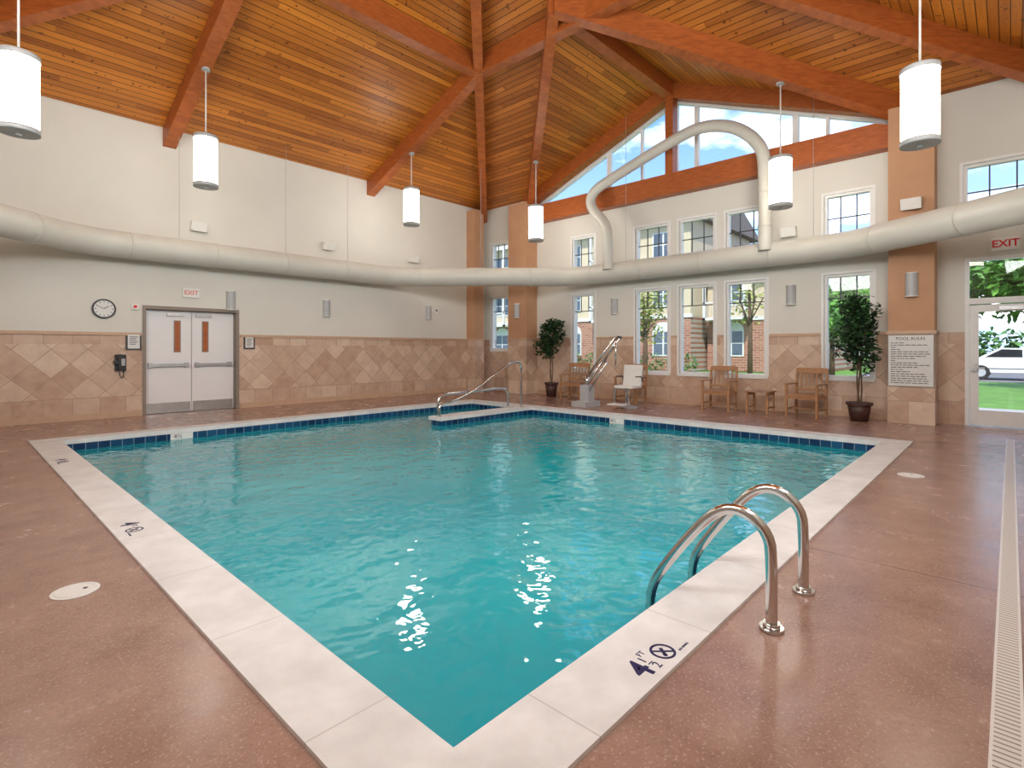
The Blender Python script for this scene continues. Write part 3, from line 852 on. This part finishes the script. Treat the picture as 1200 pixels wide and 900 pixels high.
tree(24, 8.3, 6.0, 1.1, 'leafy', 450, .12)
for k in range(9): tree(50+random.uniform(-2, 3), -26+k*5, random.uniform(8, 10), 4.2, 'leafo', 2000, .5)
tree(24.5, -2.2, 6.4, 1.8, 'leafo', 1600, .18)
mb = MB()
for k in range(14): mb.leaves((29.4, 14+k*2, .55), (.6, .95, .6), 200, .15, 'hedge', .5)
for k in range(30): mb.leaves((45, -26+k*1.4, 1.2), (1.2, 1.2, 1.6), 180, .34, 'hedge', .4)
mb.obj('hedge_row')
mb = MB()
body = [(-2.2, .35), (-2.25, .75), (-2.1, .92), (-1.3, 1.0), (-.75, 1.38), (.75, 1.42), (1.45, 1.0), (2.1, .9), (2.25, .65), (2.2, .32)]
mb.prism([(0, a, z) for a, z in body], (1.75, 0, 0), 'carw')
gl = [(-1.15, 1.01), (-.72, 1.32), (.70, 1.36), (1.25, 1.01)]
mb.prism([(-.01, a, z) for a, z in gl], (1.77, 0, 0), 'carglass')
mb.box((-.015, -.02, 1.0), (.01, .05, 1.37), 'carw')
for a in (-1.4, 1.4):
    for x in (-.03, 1.58): mb.cyl((x, a, .33), .33, .2, 'tire', 24, axis=(1, 0, 0))
    mb.cyl((-.04, a, .33), .19, .02, 'fixture', 16, axis=(1, 0, 0))
mb.box((-.02, -2.2, .5), (-.0, 2.2, .53), 'dark')
mb.obj('car', (31.5, -.4, -.02), 0, .03)

# ------------------------------------------------------------------ world, lights
w = bpy.data.worlds.new('sky'); sc.world = w; w.use_nodes = True
nt = w.node_tree; bg = nt.nodes['Background']
tc = N(nt, 'ShaderNodeTexCoord'); s = N(nt, 'ShaderNodeSeparateXYZ'); L(nt, tc.outputs['Generated'], s.inputs[0])
grad = ramp(nt, s.outputs[2], .0, s2l(146, 174, 202), .5, s2l(44, 92, 160))
mp = N(nt, 'ShaderNodeMapping'); mp.inputs['Scale'].default_value = (1, 1, 3); L(nt, tc.outputs['Generated'], mp.inputs[0])
cn = noise(nt, mp.outputs[0], 3.2, 6, .6)
cf = ramp(nt, cn, .47, (0, 0, 0), .72, (1, 1, 1))
c = mixc(nt, cf, grad, (1, 1, 1))
L(nt, c, bg.inputs[0]); bg.inputs[1].default_value = 3.2
sd = bpy.data.lights.new('sun', 'SUN'); sd.energy = 4.8; sd.angle = .01; sd.color = (1, .96, .88)
so = bpy.data.objects.new('sun', sd); sc.collection.objects.link(so)
so.rotation_euler = Vector((.62, .28, -.75)).to_track_quat('-Z', 'Y').to_euler()
def area(name, loc, to, sx, sy, en, col=(.97, .98, 1)):
    l = bpy.data.lights.new(name, 'AREA'); l.shape = 'RECTANGLE'; l.size = sx; l.size_y = sy; l.energy = en; l.color = col
    o = bpy.data.objects.new(name, l); sc.collection.objects.link(o); o.location = loc
    o.rotation_euler = (Vector(to)-Vector(loc)).to_track_quat('-Z', 'Y').to_euler()
area('fill_light_south', (5, -.5, 4.6), (6.5, 8, 3.6), 8, 1.6, 450)  # added fill by the south wall to brighten the room, no fixture there
area('fill_light_west', (-1.0, 5.5, 4.6), (8, 7.5, 3.6), 8, 1.6, 450)  # second added fill, along the windowless west wall, not a real lamp

# ------------------------------------------------------------------ camera
cam = bpy.data.cameras.new('camera'); co = bpy.data.objects.new('camera', cam); sc.collection.objects.link(co)
co.location = (0, 0, 1.35); co.rotation_euler = (math.pi/2, 0, math.radians(-46.85))
cam.sensor_width = 36; cam.lens = 36*624/1200; cam.shift_y = -41/1200; cam.clip_start = .05; cam.clip_end = 500
sc.camera = co
